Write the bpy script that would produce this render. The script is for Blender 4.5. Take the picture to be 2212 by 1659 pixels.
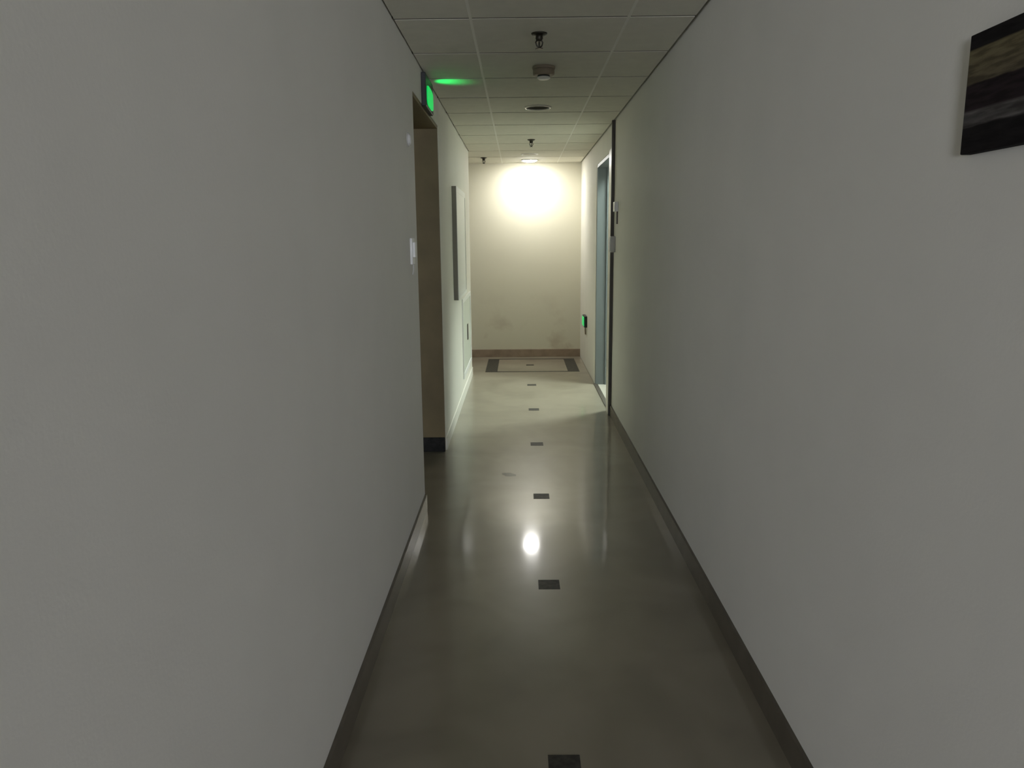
import bpy, bmesh, math, random
from mathutils import Vector, Matrix

sc = bpy.context.scene
for o in list(bpy.data.objects):
    bpy.data.objects.remove(o, do_unlink=True)
C = sc.collection
PI = math.pi

# ------------------------------------------------------------------ camera
F_PX, PITCH, YAW, ROLL, EYE = 1650.0, 0.1860, 0.0110, -0.0092, 1.50
def cam_axis(x, y, z):
    c, s = math.cos(ROLL), math.sin(ROLL)
    x, y = c * x + s * y, -s * x + c * y
    X = x
    Y = z * math.cos(PITCH) - y * math.sin(PITCH)
    Z = -z * math.sin(PITCH) - y * math.cos(PITCH)
    c, s = math.cos(YAW), math.sin(YAW)
    return Vector((c * X - s * Y, s * X + c * Y, Z))
r_, d_, f_ = cam_axis(1, 0, 0), cam_axis(0, 1, 0), cam_axis(0, 0, 1)
cam = bpy.data.cameras.new('camera')
cam.sensor_fit = 'HORIZONTAL'; cam.sensor_width = 36.0; cam.lens = F_PX / 2212.0 * 36.0
cam.clip_start = 0.05; cam.clip_end = 100
cam_o = bpy.data.objects.new('camera', cam); C.objects.link(cam_o)
M = Matrix((( r_.x, -d_.x, -f_.x, 0), (r_.y, -d_.y, -f_.y, 0), (r_.z, -d_.z, -f_.z, EYE), (0, 0, 0, 1)))
cam_o.matrix_world = M
sc.camera = cam_o

# ------------------------------------------------------------------ world, light levels, exposure
w = bpy.data.worlds.new('world'); sc.world = w; w.use_nodes = True
w.node_tree.nodes['Background'].inputs[0].default_value = (0.5, 0.52, 0.5, 1)
w.node_tree.nodes['Background'].inputs[1].default_value = 0.0
sc.view_settings.view_transform = 'Standard'; sc.view_settings.look = 'None'
sc.view_settings.gamma = 1.0; sc.view_settings.use_curve_mapping = False
sc.view_settings.exposure = 0.0
L_DOWN = 242.0       # lit downlight by the end wall
L_FILL_WINDOW = 54.0     # two added lobby windows, fill light for the near walls
L_ROOM = 122.0       # unseen ceiling panel added to light the room off the right doorway
L_EXIT = 1.0        # green exit sign face
L_LOW = 0.8         # green floor-level indicator

# ------------------------------------------------------------------ dimensions
XL, XR = -0.544, 0.785          # corridor faces
YE = 9.90                       # end wall
ZC = 2.446                      # ceiling
Y0 = -0.50                      # corridor mouth behind the camera
TL, TR = 0.25, 0.19             # wall thickness
DL0, DL1, DLZ = 4.13, 5.37, 2.26    # left door recess
DR0, DR1, DRZ = 6.50, 7.93, 2.235   # right doorway
YLE = 8.55                      # left wall ends: passage turns left
ROW, ROW0 = 0.6233, 3.545       # ceiling grid along the corridor
COLS = [-0.205, 0.482]

# ------------------------------------------------------------------ materials
def mat(name, col, rough=0.6, metal=0.0, var=0.0, scale=6.0, bump=0.0, bscale=60.0, emit=None, estr=0.0, spec=0.5, coat=0.0):
    m = bpy.data.materials.new(name); m.use_nodes = True
    nt = m.node_tree; b = nt.nodes['Principled BSDF']
    b.inputs['Base Color'].default_value = (*col, 1); b.inputs['Roughness'].default_value = rough
    b.inputs['Metallic'].default_value = metal; b.inputs['Specular IOR Level'].default_value = spec
    b.inputs['Coat Weight'].default_value = coat
    tc = nt.nodes.new('ShaderNodeTexCoord')
    if var > 0:
        n = nt.nodes.new('ShaderNodeTexNoise'); n.inputs['Scale'].default_value = scale; n.inputs['Detail'].default_value = 5
        nt.links.new(tc.outputs['Object'], n.inputs['Vector'])
        r = nt.nodes.new('ShaderNodeValToRGB')
        r.color_ramp.elements[0].position = 0.3; r.color_ramp.elements[1].position = 0.7
        r.color_ramp.elements[0].color = (*[c * (1 - var) for c in col], 1)
        r.color_ramp.elements[1].color = (*[min(1, c * (1 + var)) for c in col], 1)
        nt.links.new(n.outputs['Fac'], r.inputs['Fac']); nt.links.new(r.outputs['Color'], b.inputs['Base Color'])
    if bump > 0:
        n2 = nt.nodes.new('ShaderNodeTexNoise'); n2.inputs['Scale'].default_value = bscale; n2.inputs['Detail'].default_value = 3
        nt.links.new(tc.outputs['Object'], n2.inputs['Vector'])
        bp = nt.nodes.new('ShaderNodeBump'); bp.inputs['Strength'].default_value = bump; bp.inputs['Distance'].default_value = 0.01
        nt.links.new(n2.outputs['Fac'], bp.inputs['Height']); nt.links.new(bp.outputs['Normal'], b.inputs['Normal'])
    if emit:
        b.inputs['Emission Color'].default_value = (*emit, 1); b.inputs['Emission Strength'].default_value = estr
    return m

def painting_mat(z0, z1):
    """horizontal brushed bands of a dark abstract canvas"""
    m = bpy.data.materials.new('dark_banded_canvas'); m.use_nodes = True
    nt = m.node_tree; b = nt.nodes['Principled BSDF']; b.inputs['Roughness'].default_value = 0.85; b.inputs['Specular IOR Level'].default_value = 0.15
    tc = nt.nodes.new('ShaderNodeTexCoord'); sep = nt.nodes.new('ShaderNodeSeparateXYZ')
    nt.links.new(tc.outputs['Object'], sep.inputs[0])
    mp = nt.nodes.new('ShaderNodeMapping'); mp.inputs['Scale'].default_value = (3, 9, 70)
    nt.links.new(tc.outputs['Object'], mp.inputs[0])
    n = nt.nodes.new('ShaderNodeTexNoise'); n.inputs['Scale'].default_value = 1.6; n.inputs['Detail'].default_value = 6
    nt.links.new(mp.outputs[0], n.inputs['Vector'])
    mr = nt.nodes.new('ShaderNodeMapRange'); mr.inputs[1].default_value = z0; mr.inputs[2].default_value = z1
    nt.links.new(sep.outputs['Z'], mr.inputs[0])
    jit = nt.nodes.new('ShaderNodeMath'); jit.operation = 'MULTIPLY_ADD'; jit.inputs[1].default_value = 0.03; jit.inputs[2].default_value = -0.015
    nt.links.new(n.outputs['Fac'], jit.inputs[0])
    ad = nt.nodes.new('ShaderNodeMath'); nt.links.new(mr.outputs[0], ad.inputs[0]); nt.links.new(jit.outputs[0], ad.inputs[1])
    r = nt.nodes.new('ShaderNodeValToRGB'); cr = r.color_ramp
    blk, olv, mar, gry = (0.012, 0.010, 0.010, 1), (0.16, 0.135, 0.07, 1), (0.022, 0.015, 0.016, 1), (0.13, 0.12, 0.11, 1)
    pts = [(0.0, blk), (0.22, blk), (0.245, gry), (0.30, (0.07, 0.065, 0.06, 1)), (0.345, gry), (0.37, mar), (0.575, mar), (0.59, (0.12, 0.10, 0.06, 1)), (0.86, olv), (0.875, blk), (1.0, blk)]
    cr.elements[0].position = 0; cr.elements[0].color = blk; cr.elements[1].position = 1; cr.elements[1].color = blk
    for p, c in pts[1:-1]:
        e = cr.elements.new(p); e.color = c
    nt.links.new(ad.outputs[0], r.inputs['Fac'])
    # dry-brush break-up
    mx = nt.nodes.new('ShaderNodeMix'); mx.data_type = 'RGBA'; mx.blend_type = 'MULTIPLY'
    rr = nt.nodes.new('ShaderNodeValToRGB'); rr.color_ramp.elements[0].position = 0.4; rr.color_ramp.elements[1].position = 0.6
    rr.color_ramp.elements[0].color = (0.35, 0.33, 0.33, 1)
    nt.links.new(n.outputs['Fac'], rr.inputs['Fac'])
    mx.inputs[0].default_value = 0.75
    nt.links.new(r.outputs['Color'], mx.inputs[6]); nt.links.new(rr.outputs['Color'], mx.inputs[7])
    nt.links.new(mx.outputs[2], b.inputs['Base Color'])
    return m

def floor_mat():
    m = bpy.data.materials.new('polished_beige_stone'); m.use_nodes = True
    nt = m.node_tree; b = nt.nodes['Principled BSDF']
    tc = nt.nodes.new('ShaderNodeTexCoord')
    n = nt.nodes.new('ShaderNodeTexNoise'); n.inputs['Scale'].default_value = 2.2; n.inputs['Detail'].default_value = 2.5; n.inputs['Distortion'].default_value = 0.6
    nt.links.new(tc.outputs['Object'], n.inputs['Vector'])
    r = nt.nodes.new('ShaderNodeValToRGB'); cr = r.color_ramp
    cr.elements[0].position = 0.28; cr.elements[0].color = (0.215, 0.188, 0.140, 1)
    cr.elements[1].position = 0.62; cr.elements[1].color = (0.290, 0.256, 0.196, 1)
    nt.links.new(n.outputs['Fac'], r.inputs['Fac']); nt.links.new(r.outputs['Color'], b.inputs['Base Color'])
    n2 = nt.nodes.new('ShaderNodeTexNoise'); n2.inputs['Scale'].default_value = 9; n2.inputs['Detail'].default_value = 4
    nt.links.new(tc.outputs['Object'], n2.inputs['Vector'])
    mr = nt.nodes.new('ShaderNodeMapRange'); mr.inputs[3].default_value = 0.285; mr.inputs[4].default_value = 0.34
    nt.links.new(n2.outputs['Fac'], mr.inputs[0]); nt.links.new(mr.outputs[0], b.inputs['Roughness'])
    b.inputs['Specular IOR Level'].default_value = 0.3
    b.inputs['Coat Weight'].default_value = 0.55; b.inputs['Coat Roughness'].default_value = 0.085; b.inputs['Coat IOR'].default_value = 1.45
    n3 = nt.nodes.new('ShaderNodeTexNoise'); n3.inputs['Scale'].default_value = 3.0; n3.inputs['Detail'].default_value = 0.0
    nt.links.new(tc.outputs['Object'], n3.inputs['Vector'])
    bp = nt.nodes.new('ShaderNodeBump'); bp.inputs['Strength'].default_value = 0.05; bp.inputs['Distance'].default_value = 0.02
    nt.links.new(n3.outputs['Fac'], bp.inputs['Height']); nt.links.new(bp.outputs['Normal'], b.inputs['Normal']); nt.links.new(bp.outputs['Normal'], b.inputs['Coat Normal'])
    return m

def end_wall_mat():
    m = mat('stained_cream_paint', (0.70, 0.67, 0.535), 0.75, bump=0.06, bscale=90)
    nt = m.node_tree; b = nt.nodes['Principled BSDF']
    tc = nt.nodes.new('ShaderNodeTexCoord')
    n = nt.nodes.new('ShaderNodeTexNoise'); n.inputs['Scale'].default_value = 3.4; n.inputs['Detail'].default_value = 6
    nt.links.new(tc.outputs['Object'], n.inputs['Vector'])
    sep = nt.nodes.new('ShaderNodeSeparateXYZ'); nt.links.new(tc.outputs['Object'], sep.inputs[0])
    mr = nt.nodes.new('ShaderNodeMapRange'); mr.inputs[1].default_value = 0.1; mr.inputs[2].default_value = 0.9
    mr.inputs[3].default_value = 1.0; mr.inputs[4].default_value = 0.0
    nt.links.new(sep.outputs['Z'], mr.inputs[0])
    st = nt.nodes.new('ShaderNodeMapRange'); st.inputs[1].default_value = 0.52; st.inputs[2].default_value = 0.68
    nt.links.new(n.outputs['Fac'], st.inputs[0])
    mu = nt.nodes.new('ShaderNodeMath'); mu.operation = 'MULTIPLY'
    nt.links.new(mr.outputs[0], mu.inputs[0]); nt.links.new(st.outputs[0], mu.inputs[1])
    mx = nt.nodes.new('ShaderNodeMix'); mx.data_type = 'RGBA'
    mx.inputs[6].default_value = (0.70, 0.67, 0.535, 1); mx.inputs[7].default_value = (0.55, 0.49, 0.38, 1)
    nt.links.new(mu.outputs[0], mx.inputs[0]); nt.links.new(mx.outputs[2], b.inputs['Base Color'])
    return m

MT = dict(
    wall=mat('off_white_paint', (0.74, 0.72, 0.64), 0.7, var=0.02, scale=3, bump=0.04, bscale=110),
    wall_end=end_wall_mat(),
    tile=mat('mineral_ceiling_tile', (0.70, 0.68, 0.58), 0.9, var=0.03, scale=14, bump=0.15, bscale=220),
    joint=mat('ceiling_gap_shade', (0.13, 0.12, 0.09), 0.9),  # shade of the gaps between tiles put into the colour
    tbar=mat('white_grid_bar', (0.78, 0.765, 0.68), 0.5),
    floor=floor_mat(),
    inset=mat('dark_speckled_stone', (0.040, 0.037, 0.031), 0.5, var=0.5, scale=40, spec=0.2),
    scuff=mat('grey_scuff', (0.11, 0.10, 0.08), 0.3, spec=0.3),
    skirt=mat('brown_polished_skirting', (0.125, 0.106, 0.080), 0.24, var=0.15, scale=12),
    skirt_matt=mat('brown_worn_skirting', (0.115, 0.098, 0.073), 0.4, var=0.15, scale=12, spec=0.3),
    skirt_end=mat('brown_stone_skirting', (0.30, 0.225, 0.165), 0.35, var=0.15, scale=12),
    skirt_dark=mat('near_black_marble', (0.02, 0.02, 0.017), 0.6, spec=0.2, var=0.6, scale=25),
    brown=mat('brown_timber_lining', (0.21, 0.16, 0.072), 0.6, var=0.12, scale=5),
    leaf=mat('brown_timber_door', (0.12, 0.09, 0.05), 0.45, var=0.15, scale=4),
    steel=mat('grey_green_painted_steel', (0.115, 0.128, 0.124), 0.4),
    casing=mat('pale_metal_casing', (0.72, 0.70, 0.62), 0.35),
    dark=mat('dark_brown_trim', (0.05, 0.042, 0.03), 0.5),
    white=mat('white_plastic', (0.80, 0.79, 0.75), 0.4),
    grey=mat('light_grey_plastic', (0.5, 0.49, 0.45), 0.45),
    black=mat('black_plastic', (0.02, 0.02, 0.022), 0.45),
    beige=mat('aged_plastic', (0.30, 0.245, 0.175), 0.5),
    bronze=mat('dark_sprinkler_metal', (0.05, 0.045, 0.032), 0.4, metal=0.6),
    chrome=mat('bright_rim_metal', (0.75, 0.74, 0.70), 0.25, metal=0.3),
    can=mat('black_reflector', (0.03, 0.028, 0.022), 0.9, spec=0.1),
    side=mat('shaded_board_edge', (0.24, 0.225, 0.17), 0.6),  # board's near side, its shade put into a darker colour
    board=mat('white_laminate', (0.80, 0.80, 0.76), 0.4),
    hatch=mat('pale_green_grey_enamel', (0.62, 0.65, 0.56), 0.4),
    room=mat('room_white_paint', (0.78, 0.79, 0.76), 0.7),
    room_floor=mat('pale_room_tile', (0.42, 0.39, 0.33), 0.35),
    lobby=mat('added_lobby_dark', (0.12, 0.10, 0.08), 0.6),  # kept dark so the added lobby bounces little light
    lamp=mat('lit_lamp_glass', (0.9, 0.9, 0.88), 0.4, emit=(1.0, 0.985, 0.95), estr=L_DOWN),
    panel=mat('lit_room_panel', (0.9, 0.9, 0.9), 0.4, emit=(0.86, 1.0, 0.95), estr=L_ROOM),
    pane=mat('fill_pane_glow', (0.9, 0.9, 0.9), 0.2, emit=(0.91, 0.96, 1.10), estr=L_FILL_WINDOW),
    green=mat('green_lit_acrylic', (0.0, 0.10, 0.03), 0.3, emit=(0.0, 0.55, 0.09), estr=L_EXIT),
    green2=mat('green_lit_indicator', (0.02, 0.35, 0.12), 0.3, emit=(0.0, 0.55, 0.12), estr=L_LOW),
)

# ------------------------------------------------------------------ helpers
def bx(bm, x0, x1, y0, y1, z0, z1, bev=0.0):
    vs = [bm.verts.new((x, y, z)) for x in (x0, x1) for y in (y0, y1) for z in (z0, z1)]
    q = [(0, 1, 3, 2), (4, 6, 7, 5), (0, 4, 5, 1), (2, 3, 7, 6), (0, 2, 6, 4), (1, 5, 7, 3)]
    fs = [bm.faces.new([vs[i] for i in f]) for f in q]
    if bev > 0:
        es = list({e for f in fs for e in f.edges})
        bmesh.ops.bevel(bm, geom=es, offset=bev, segments=2, affect='EDGES', profile=0.5)
    return bm
def boxes(*args):
    bm = bmesh.new()
    for a in args: bx(bm, *a)
    return bm
def lathe(prof, seg=28, bm=None, off=(0, 0, 0), cap=True):
    bm = bm or bmesh.new(); rings = []
    for r, z in prof:
        if r < 1e-6: rings.append([bm.verts.new((off[0], off[1], off[2] + z))])
        else: rings.append([bm.verts.new((off[0] + r * math.cos(2 * PI * k / seg), off[1] + r * math.sin(2 * PI * k / seg), off[2] + z)) for k in range(seg)])
    for a, b in zip(rings, rings[1:]):
        for k in range(seg):
            k2 = (k + 1) % seg
            if len(a) == 1 and len(b) == 1: continue
            if len(a) == 1: bm.faces.new((a[0], b[k], b[k2]))
            elif len(b) == 1: bm.faces.new((a[k], b[0], a[k2]))
            else: bm.faces.new((a[k], b[k], b[k2], a[k2]))
    return bm
def tube(bm, pts, r, seg=8):
    prev = None
    for i, p in enumerate(pts):
        p = Vector(p); t = (Vector(pts[min(i + 1, len(pts) - 1)]) - Vector(pts[max(i - 1, 0)])).normalized()
        a = t.orthogonal().normalized() if prev is None else (pa - t * pa.dot(t)).normalized()
        pa = a; b = t.cross(a)
        ring = [bm.verts.new(p + r * (a * math.cos(2 * PI * k / seg) + b * math.sin(2 * PI * k / seg))) for k in range(seg)]
        if prev:
            for k in range(seg): bm.faces.new((prev[k], prev[(k + 1) % seg], ring[(k + 1) % seg], ring[k]))
        else: first = ring
        prev = ring
    bm.faces.new(list(reversed(first))); bm.faces.new(prev)
    return bm
def obj(name, bm, m, parent=None, loc=(0, 0, 0), smooth=False):
    bmesh.ops.recalc_face_normals(bm, faces=bm.faces)
    me = bpy.data.meshes.new(name); bm.to_mesh(me); bm.free()
    me.materials.append(MT[m] if isinstance(m, str) else m)
    if smooth:
        for p in me.polygons: p.use_smooth = True
        try: me.set_sharp_from_angle(angle=math.radians(40))
        except Exception: pass
    o = bpy.data.objects.new(name, me); C.objects.link(o); o.location = loc
    if parent: o.parent = parent
    return o
def thing(name, label, cat, loc=(0, 0, 0), rotz=0, group=None):
    o = bpy.data.objects.new(name, None); C.objects.link(o)
    o.location = loc; o.rotation_euler = (0, 0, rotz); o.empty_display_size = 0.1
    o['label'] = label; o['category'] = cat
    if group: o['group'] = group
    return o
def tag(o, label, cat, group=None):
    o['label'] = label; o['category'] = cat
    if group: o['group'] = group
    return o
def struct(name, bm, m, label, cat):
    o = obj(name, bm, m); o['kind'] = 'structure'; o['label'] = label; o['category'] = cat
    return o
def sempty(name, label, cat):
    o = bpy.data.objects.new(name, None); C.objects.link(o); o['kind'] = 'structure'; o['label'] = label; o['category'] = cat
    return o

# ------------------------------------------------------------------ setting: floor
XB = -2.6                                   # far end of the passage that turns left
floor = struct('floor', boxes((XL - TL, XR, Y0, YE, -0.10, 0.0), (XB, XL - TL, YLE, YE, -0.10, 0.0)), 'floor',
               'polished beige stone corridor floor with small dark insets', 'floor')
ins0 = None
for i in range(7):
    y = 1.975 + 1.187 * i
    if i == 6: y = 9.22
    x = 0.121
    if ins0 is None:
        ins0 = obj('inset_tile', boxes((-0.047, 0.047, -0.047, 0.047, -0.004, 0.0006)), 'inset', floor, (x, y, 0))
    else:
        c = ins0.copy(); C.objects.link(c); c.parent = floor; c.location = (x, y, 0)
random.seed(4)
def scuff(x, y, rx, ry, rot):
    bm = bmesh.new(); n = 18; vs = []
    for k in range(n):
        a = 2 * PI * k / n; q = 0.75 + 0.4 * random.random()
        u, v = rx * q * math.cos(a), ry * q * math.sin(a)
        vs.append(bm.verts.new((u * math.cos(rot) - v * math.sin(rot), u * math.sin(rot) + v * math.cos(rot), 0.0004)))
    bm.faces.new(vs); obj('scuff_mark', bm, 'scuff', floor, (x, y, 0))
scuff(-0.078, 4.78, 0.040, 0.055, 0.5)
# dark framed inlay before the end wall
for a in ((-0.405, -0.265, 8.72, 9.72), (0.555, 0.690, 8.72, 9.72)):
    obj('inlay_bar', boxes((a[0], a[1], a[2], a[3], -0.004, 0.0006)), 'inset', floor)
for y0, y1 in ((8.72, 8.77), (9.67, 9.72)):
    obj('inlay_strip', boxes((-0.265, 0.555, y0, y1, -0.004, 0.0005)), 'inset', floor)

# ------------------------------------------------------------------ setting: walls
ZT = 3.10
struct('wall_left', boxes((XL - TL, XL, Y0, DL0, 0, ZT), (XL - TL, XL, DL0, DL1, DLZ, ZT), (XL - TL, XL, DL1, YLE, 0, ZT),
                          (XB, XL - TL, YLE - 0.15, YLE, 0, ZT)), 'wall',
       'plain off-white left corridor wall with a recessed doorway', 'wall')
struct('wall_right', boxes((XR, XR + TR, Y0, DR0, 0, ZT), (XR, XR + TR, DR0, DR1, DRZ, ZT), (XR, XR + TR, DR1, YE, 0, ZT)), 'wall',
       'plain off-white right corridor wall with a lit doorway', 'wall')
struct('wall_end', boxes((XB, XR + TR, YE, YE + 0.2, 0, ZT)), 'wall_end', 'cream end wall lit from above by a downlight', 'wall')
struct('wall_passage', boxes((XB - 0.15, XB, YLE - 0.15, YE + 0.2, 0, ZT)), 'wall', 'off-white wall closing the side passage', 'wall')

# ------------------------------------------------------------------ setting: ceiling of single tiles on a grid
ceil = struct('ceiling', boxes((XL - TL, XR + 0.02, Y0, YE, ZC + 0.02, ZC + 0.12), (XB, XL - TL, YLE, YE, ZC + 0.02, ZC + 0.12)), 'joint',
              'suspended ceiling of pale square mineral tiles', 'ceiling')
rows = [ROW0 + ROW * k for k in range(-7, 12)]
rows = [Y0] + [y for y in rows if Y0 + 0.1 < y < YE - 0.05] + [YE]
GY, GX = 0.010, 0.0065
holes = []
def ceiling_tile(x0, x1, y0, y1):
    bm = bx(bmesh.new(), x0, x1, y0, y1, ZC, ZC + 0.016)
    obj('ceiling_tile', bm, 'tile', ceil)
for y0, y1 in zip(rows, rows[1:]):
    xs = [XL + 0.008] + COLS + [XR - 0.016]
    if y0 >= YLE - 0.3:
        xs = [XB] + [-2.266, -1.579, -0.892] + COLS + [XR - 0.016]
    for k, (x0, x1) in enumerate(zip(xs, xs[1:])):
        g0 = GX if k else 0; g1 = GX if k < len(xs) - 2 else 0
        ya = max(y0, YLE) if x1 < XL + 0.1 and y0 < YLE else y0
        ceiling_tile(x0 + g0, x1 - g1, ya + GY, y1 - GY)
for x in COLS:
    obj('grid_bar', boxes((x - GX, x + GX, Y0, YE, ZC + 0.001, ZC + 0.015)), 'tbar', ceil)
for y in rows[1:-1]:
    obj('cross_gap_shade', boxes((XL if y < YLE else XB, XR - 0.016, y - GY, y + GY, ZC + 0.0025, ZC + 0.015)), 'joint', ceil)  # dark bars stand in for the shade inside the cross gaps

# ------------------------------------------------------------------ baseboards
SK = 0.092
for n, bxs, m, lab in (
    ('baseboard_left', [(XL, XL + 0.012, Y0, DL0, 0, SK)], 'skirt', 'brown polished skirting along the left wall'),
    ('baseboard_right', [(XR - 0.012, XR, Y0, DR0 - 0.05, 0, SK)], 'skirt_matt', 'brown polished skirting along the right wall'),
    ('baseboard_end', [(XB, XR, YE - 0.014, YE, 0, 0.10, 0.003)], 'skirt_end', 'brown stone skirting at the foot of the end wall'),
    ('baseboard_left_far', [(XL, XL + 0.008, DL1 + 0.02, YLE, 0, SK)], 'wall', 'pale skirting below the white board on the left wall')):
    o = struct(n, boxes(*bxs), m, lab, 'skirting')

# ------------------------------------------------------------------ door_1: dark recessed door on the left
d1 = sempty('door_1', 'dark brown recessed doorway in the left wall below the exit sign', 'door')
t = 0.02
obj('jamb', boxes((XL - TL, XL - 0.002, DL1 - t, DL1, 0, DLZ)), 'brown', d1)
obj('jamb', boxes((XL - TL, XL - 0.002, DL0, DL0 + t, 0, DLZ)), 'brown', d1)
obj('soffit', boxes((XL - TL, XL - 0.002, DL0 + t, DL1 - t, DLZ - t, DLZ)), 'brown', d1)
lf = obj('door_leaf', boxes((XL - TL + 0.015, XL - TL + 0.06, DL0 + t, DL1 - t, 0.01, DLZ - t, 0.003)), 'leaf', d1)
for y0, y1 in ((DL0 + 0.15, DL0 + 0.55), (DL0 + 0.69, DL0 + 1.09)):
    for z0, z1 in ((0.22, 0.95), (1.10, 2.08)):
        obj('door_panel', boxes((XL - TL + 0.055, XL - TL + 0.072, y0, y1, z0, z1, 0.006)), 'leaf', lf)
hb = bmesh.new(); tube(hb, [(XL - TL + 0.06, DL0 + 0.62, 1.02), (XL - TL + 0.11, DL0 + 0.62, 1.02), (XL - TL + 0.115, DL0 + 0.66, 1.02), (XL - TL + 0.115, DL0 + 0.74, 1.02)], 0.009)
obj('handle', hb, 'chrome', lf, smooth=True)
obj('plinth', boxes((XL - TL + 0.06, XL - 0.002, DL1 - t - 0.010, DL1 - t, 0, 0.105, 0.002)), 'skirt_dark', d1)

# ------------------------------------------------------------------ door_2: lit doorway on the right
d2 = sempty('door_2', 'open lit doorway in the right wall with grey jamb and pale casing', 'door')
obj('jamb', boxes((XR + 0.004, XR + TR + 0.02, DR1 - 0.03, DR1, 0, DRZ)), 'steel', d2)
obj('jamb', boxes((XR + 0.004, XR + TR + 0.02, DR0, DR0 + 0.03, 0, DRZ)), 'steel', d2)
obj('jamb_stop', boxes((XR + 0.10, XR + 0.125, DR1 - 0.045, DR1 - 0.03, 0, DRZ - 0.03)), 'steel', d2)
obj('lintel', boxes((XR + 0.004, XR + TR + 0.02, DR0 + 0.03, DR1 - 0.03, DRZ - 0.03, DRZ)), 'steel', d2)
obj('threshold', boxes((XR - 0.012, XR + 0.03, DR0, DR1, 0, 0.008, 0.002)), 'dark', d2)
obj('casing', boxes((XR - 0.026, XR, DR0 - 0.012, DR0 + 0.15, 0, DRZ, 0.003)), 'casing', d2)
obj('casing_shade_strip', boxes((XR - 0.027, XR, DR0 - 0.045, DR0 - 0.012, 0, ZC, 0.002)), 'dark', d2)  # shaded near side of the casing, drawn as a dark strip

# ------------------------------------------------------------------ room beyond the right doorway
RX0, RX1, RY0, RY1, RZ = XR + TR, 3.6, 5.4, YE, 3.0
struct('floor_room', boxes((XR, RX1, DR0 - 1.1, YE, -0.10, 0.003)), 'room_floor', 'bright pale tiled floor inside the right doorway', 'floor')
struct('wall_room', boxes((RX1, RX1 + 0.1, RY0, RY1, 0, ZT), (RX0, RX1, RY0 - 0.1, RY0, 0, ZT), (RX0, RX1, RY1, RY1 + 0.2, 0, ZT)), 'room', 'white walls of the room behind the right doorway', 'wall')
struct('ceiling_room', boxes((RX0, RX1 + 0.1, RY0 - 0.1, RY1, RZ, RZ + 0.1)), 'room', 'white ceiling of the room behind the right doorway', 'ceiling')
rp = thing('room_light', 'unseen square ceiling panel added to light the room behind the right doorway', 'lamp', (1.75, 7.35, RZ))
obj('housing', boxes((-0.33, 0.33, -0.33, 0.33, -0.04, 0.0, 0.004)), 'white', rp)
obj('diffuser', boxes((-0.30, 0.30, -0.30, 0.30, -0.046, -0.038)), 'panel', rp)

# ------------------------------------------------------------------ added unseen lobby behind the photographer; two fill-light windows brighten the near walls
LX, LY = 4.2, -10.4
struct('floor_lobby', boxes((-LX, LX, LY, Y0, -0.10, 0.0)), 'lobby', 'dark floor of the added lobby behind the camera', 'floor')
struct('ceiling_lobby', boxes((-LX, LX, LY, Y0, 2.75, 2.85)), 'lobby', 'dark ceiling of the added lobby behind the camera', 'ceiling')
struct('wall_lobby', boxes((-LX - 0.1, -LX, LY, Y0, 0, 2.75), (LX, LX + 0.1, LY, Y0, 0, 2.75),
                           (-LX, LX, LY - 0.1, LY, 0, 2.75),
                           (-LX, XL - TL, Y0, Y0 + 0.1, 0, 2.75), (XR + TR, LX, Y0, Y0 + 0.1, 0, 2.75),
                           (XL - TL, XR + TR, Y0, Y0 + 0.1, ZC + 0.02, 2.85)), 'lobby', 'dark walls of the added lobby behind the camera', 'wall')
for n, x in ((1, -2.75), (2, 2.75)):
    wd = sempty('fill_window_%d' % n, 'tall bright opening added on the %s behind the camera as fill light' % ('left' if n == 1 else 'right'), 'fill_window')
    obj('frame', boxes((x - 0.95, x - 0.88, LY, LY + 0.06, 0.30, 2.30), (x + 0.88, x + 0.95, LY, LY + 0.06, 0.30, 2.30),
                       (x - 0.88, x + 0.88, LY, LY + 0.06, 0.30, 0.37), (x - 0.88, x + 0.88, LY, LY + 0.06, 2.23, 2.30), (x - 0.03, x + 0.03, LY, LY + 0.06, 0.37, 2.23)), 'white', wd)
    for a, b in ((x - 0.88, x - 0.03), (x + 0.03, x + 0.88)):
        obj('pane', boxes((a, b, LY + 0.015, LY + 0.025, 0.37, 2.23)), 'pane', wd)

# ------------------------------------------------------------------ exit sign over the left door
ex = thing('exit_sign', 'green lit exit sign box on the left wall above the dark doorway', 'sign', (XL, 4.70, 2.345))
obj('housing', boxes((0, 0.026, -0.185, 0.185, -0.095, 0.085, 0.004)), 'black', ex)
fb = bmesh.new()
ring = [(0.145 * math.copysign(abs(math.cos(a)) ** 0.45, math.cos(a)), -0.026 + 0.056 * math.copysign(abs(math.sin(a)) ** 0.45, math.sin(a))) for a in [2 * PI * k / 40 for k in range(40)]]
lo = [fb.verts.new((0.024, y, z)) for y, z in ring]; hi = [fb.verts.new((0.031, y, z)) for y, z in ring]
fb.faces.new(hi); fb.faces.new(list(reversed(lo)))
for k in range(40): fb.faces.new((lo[k], lo[(k + 1) % 40], hi[(k + 1) % 40], hi[k]))
obj('face', fb, 'green', ex)
obj('bracket', boxes((0, 0.014, -0.05, 0.05, 0.085, 0.099)), 'black', ex)
sl = bpy.data.lights.new('sign_glow', 'SPOT'); sl.color = (0.0, 1.0, 0.17); sl.energy = 1.5; sl.spot_size = math.radians(78); sl.spot_blend = 0.9; sl.shadow_soft_size = 0.012
slo = bpy.data.objects.new('sign_glow', sl); C.objects.link(slo); slo.parent = ex; slo.location = (0.055, 0.14, -0.025)
slo.rotation_euler = Vector((0.052, 0.02, 0.095)).to_track_quat('-Z', 'Y').to_euler()

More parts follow.
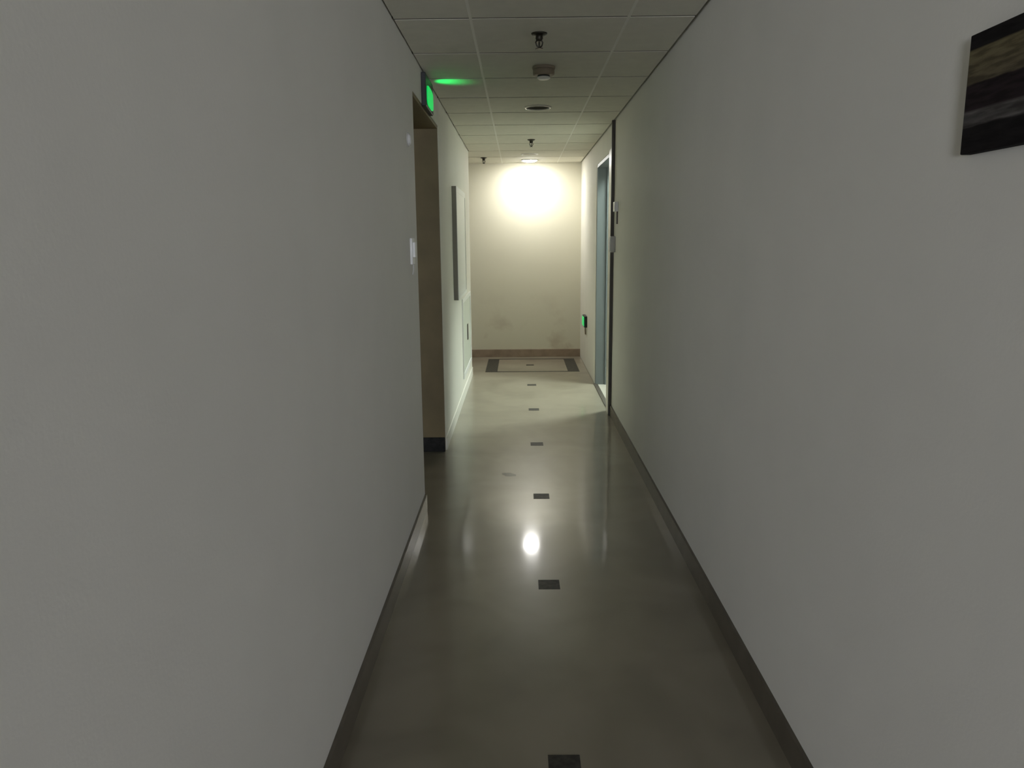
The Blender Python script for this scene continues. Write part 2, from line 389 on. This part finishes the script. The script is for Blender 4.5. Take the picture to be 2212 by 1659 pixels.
# low indicator on the far right wall
li = thing('exit_indicator', 'small green lit indicator low on the right wall beyond the lit doorway', 'sign', (XR, 9.02, 0.555))
obj('housing', boxes((-0.034, 0, -0.13, 0.13, -0.065, 0.065, 0.004)), 'black', li)
obj('face', boxes((-0.040, -0.033, -0.115, 0.115, -0.052, 0.052, 0.002)), 'green2', li)
ob = bmesh.new(); tube(ob, [(-0.012, 0, -0.06), (-0.012, 0.0, -0.11), (-0.008, 0, -0.16)], 0.008); obj('cable', ob, 'beige', li)

# ------------------------------------------------------------------ ceiling fittings
def sprinkler(x, y, label):
    s = thing('sprinkler', label, 'sprinkler', (x, y, ZC), 0.3, 'ceiling sprinklers')
    obj('escutcheon', lathe([(0, 0), (0.038, 0), (0.036, -0.005), (0.022, -0.012), (0.013, -0.014), (0, -0.014)]), 'bronze', s, smooth=True)
    obj('body', lathe([(0, -0.010), (0.016, -0.010), (0.018, -0.022), (0.014, -0.030), (0.009, -0.034), (0, -0.034)], 16), 'bronze', s, smooth=True)
    fb = bmesh.new()
    for sg in (-1, 1):
        tube(fb, [(sg * 0.010, 0, -0.028), (sg * 0.017, 0, -0.040), (sg * 0.013, 0, -0.054), (0, 0, -0.064)], 0.0035)
    obj('frame_arms', fb, 'bronze', s, smooth=True)
    obj('bulb', lathe([(0, -0.033), (0.004, -0.036), (0.0045, -0.048), (0.003, -0.060), (0, -0.062)], 10), 'bronze', s, smooth=True)
    obj('deflector', lathe([(0, -0.064), (0.017, -0.066), (0.018, -0.069), (0, -0.069)], 16), 'bronze', s)
    return s
sprinkler(0.100, 3.80, 'dark pendant sprinkler nearest the camera, before the smoke detector')
sprinkler(0.122, 7.62, 'dark pendant sprinkler between the unlit and the lit downlight')
sprinkler(-0.405, 9.20, 'tiny dark pendant sprinkler at the far left of the ceiling')

sd = thing('smoke_detector', 'beige round smoke detector on the ceiling behind the nearest sprinkler', 'detector', (0.143, 4.50, ZC))
obj('base', lathe([(0, 0), (0.062, 0), (0.064, -0.006), (0.062, -0.014), (0, -0.014)], 36), 'beige', sd, smooth=True)
obj('cover', lathe([(0.055, -0.012), (0.060, -0.020), (0.060, -0.040), (0.054, -0.046), (0.036, -0.047), (0, -0.047)], 36), 'beige', sd, smooth=True)
obj('vent_slot', lathe([(0.033, -0.046), (0.034, -0.055), (0, -0.055)], 30), 'black', sd)
obj('cap', lathe([(0, -0.053), (0.036, -0.054), (0.037, -0.060), (0.028, -0.066), (0, -0.068)], 30), 'white', sd, smooth=True)

def downlight(x, y, R, label, lit):
    d = thing('downlight', label, 'lamp', (x, y, ZC), 0, 'ceiling downlights')
    obj('rim', lathe([(R * 0.86, 0.0), (R * 0.86, -0.006), (R * 0.89, -0.011), (R * 0.96, -0.010), (R, 0.0)], 40), 'chrome', d, smooth=True)
    if lit:
        obj('lens', lathe([(R * 0.87, -0.005), (R * 0.74, -0.014), (R * 0.55, -0.022), (R * 0.3, -0.026), (0, -0.027)], 32), 'lamp', d, smooth=True)
    else:
        obj('reflector', lathe([(R * 0.87, -0.0045), (R * 0.6, -0.0030), (R * 0.3, -0.0018), (0, -0.0014)], 40), 'can', d, smooth=True)
        obj('bulb', lathe([(R * 0.28, -0.002), (R * 0.26, -0.0042), (0, -0.005)], 20), 'can', d, smooth=True)
    return d
downlight(0.142, 5.80, 0.098, 'unlit dark round downlight with a bright rim', False)
downlight(0.132, 9.51, 0.105, 'glowing white round downlight close to the end wall', True)
sp = thing('ceiling_speaker', 'flat round ceiling fitting just in front of the lit downlight', 'fitting', (0.123, 8.88, ZC))
obj('rim', lathe([(0.075, 0), (0.075, -0.006), (0.092, -0.008), (0.100, 0.0)], 36), 'white', sp, smooth=True)
obj('grille', lathe([(0.076, -0.003), (0.05, -0.005), (0, -0.006)], 36), 'beige', sp, smooth=True)

# ------------------------------------------------------------------ left wall fittings
sw = thing('wall_switch', 'small white switch box on the left wall at the dark doorway edge', 'switch', (XL, 3.90, 1.45))
obj('plate', boxes((0, 0.012, -0.045, 0.045, -0.065, 0.065, 0.003)), 'white', sw)
obj('rocker', boxes((0.011, 0.024, -0.030, 0.030, -0.030, 0.045, 0.003)), 'white', sw)
cb = bmesh.new(); tube(cb, [(0.008, 0, -0.06), (0.010, -0.012, -0.09), (0.006, -0.02, -0.115)], 0.004); obj('wire', cb, 'grey', sw)
ds = thing('door_sensor', 'tiny pale round sensor high on the left wall before the doorway', 'sensor', (XL, 3.90, 1.99))
so = obj('dome', lathe([(0.030, 0), (0.030, 0.006), (0.022, 0.014), (0, 0.018)], 24), 'white', ds, smooth=True); so.rotation_euler = (0, PI / 2, 0)
so = obj('base_ring', lathe([(0.036, 0), (0.036, 0.004), (0.029, 0.005)], 24), 'grey', ds, smooth=True); so.rotation_euler = (0, PI / 2, 0)

nb = thing('notice_board', 'white framed board mounted on the lit part of the left wall', 'board', (XL, 6.85, 1.47))
hw, z0, z1 = 0.50, -0.455, 0.465
obj('back', boxes((0, 0.036, -hw - 0.001, hw, z0, z1)), 'side', nb)
fr = boxes((0.036, 0.039, -hw, hw, z1 - 0.045, z1), (0.036, 0.039, -hw, hw, z0, z0 + 0.03), (0.036, 0.039, -hw, -hw + 0.03, z0 + 0.03, z1 - 0.045), (0.036, 0.039, hw - 0.03, hw, z0 + 0.03, z1 - 0.045))
obj('frame', fr, 'board', nb)
obj('panel', boxes((0.036, 0.0375, -hw + 0.03, hw - 0.07, z0 + 0.03, z1 - 0.045)), 'board', nb)
obj('side_gap', boxes((0.036, 0.0365, hw - 0.07, hw - 0.03, z0 + 0.12, z1 - 0.045)), 'dark', nb)

ht = thing('service_hatch', 'pale green-grey service hatch below the white board near the corner', 'hatch', (XL, 7.75, 0.20))
obj('frame', boxes((0, 0.012, -0.58, -0.54, 0, 0.76), (0, 0.012, 0.54, 0.58, 0, 0.76), (0, 0.012, -0.54, 0.54, 0, 0.04), (0, 0.012, -0.54, 0.54, 0.72, 0.76)), 'board', ht)
dp = obj('door', boxes((0, 0.005, -0.535, 0.535, 0.045, 0.715)), 'hatch', ht)
obj('lock', boxes((0.004, 0.012, 0.03, 0.11, 0.30, 0.46, 0.002)), 'dark', dp)

# ------------------------------------------------------------------ right wall fittings
rt = thing('door_tag', 'small white tag box with a dark cord on the right wall before the lit doorway', 'tag', (XR, 6.25, 1.755))
obj('body', boxes((-0.030, 0, -0.05, 0.05, -0.038, 0.038, 0.003)), 'white', rt)
obj('cord', boxes((-0.010, 0, -0.03, -0.015, -0.135, -0.038)), 'dark', rt)
rd = thing('card_reader', 'light grey card reader on the right wall beside the doorway casing', 'reader', (XR, 6.39, 1.46))
obj('body', boxes((-0.042, 0, -0.045, 0.045, -0.065, 0.065, 0.006)), 'grey', rd)
obj('face_plate', boxes((-0.047, -0.041, -0.036, 0.036, -0.052, 0.052, 0.002)), 'white', rd)

# painting, cut by the right edge of the photograph
pz0, pz1, py0, py1 = 1.638, 1.832, 0.72, 1.383
pt = thing('painting', 'dark abstract canvas with black and olive bands on the right wall', 'painting', (XR, 0.5 * (py0 + py1), 0))
hwp = 0.5 * (py1 - py0)
MT['canvas'] = painting_mat(pz0, pz1)
obj('canvas', boxes((-0.020, -0.0005, -hwp, hwp, pz0, pz1, 0.002)), 'canvas', pt)
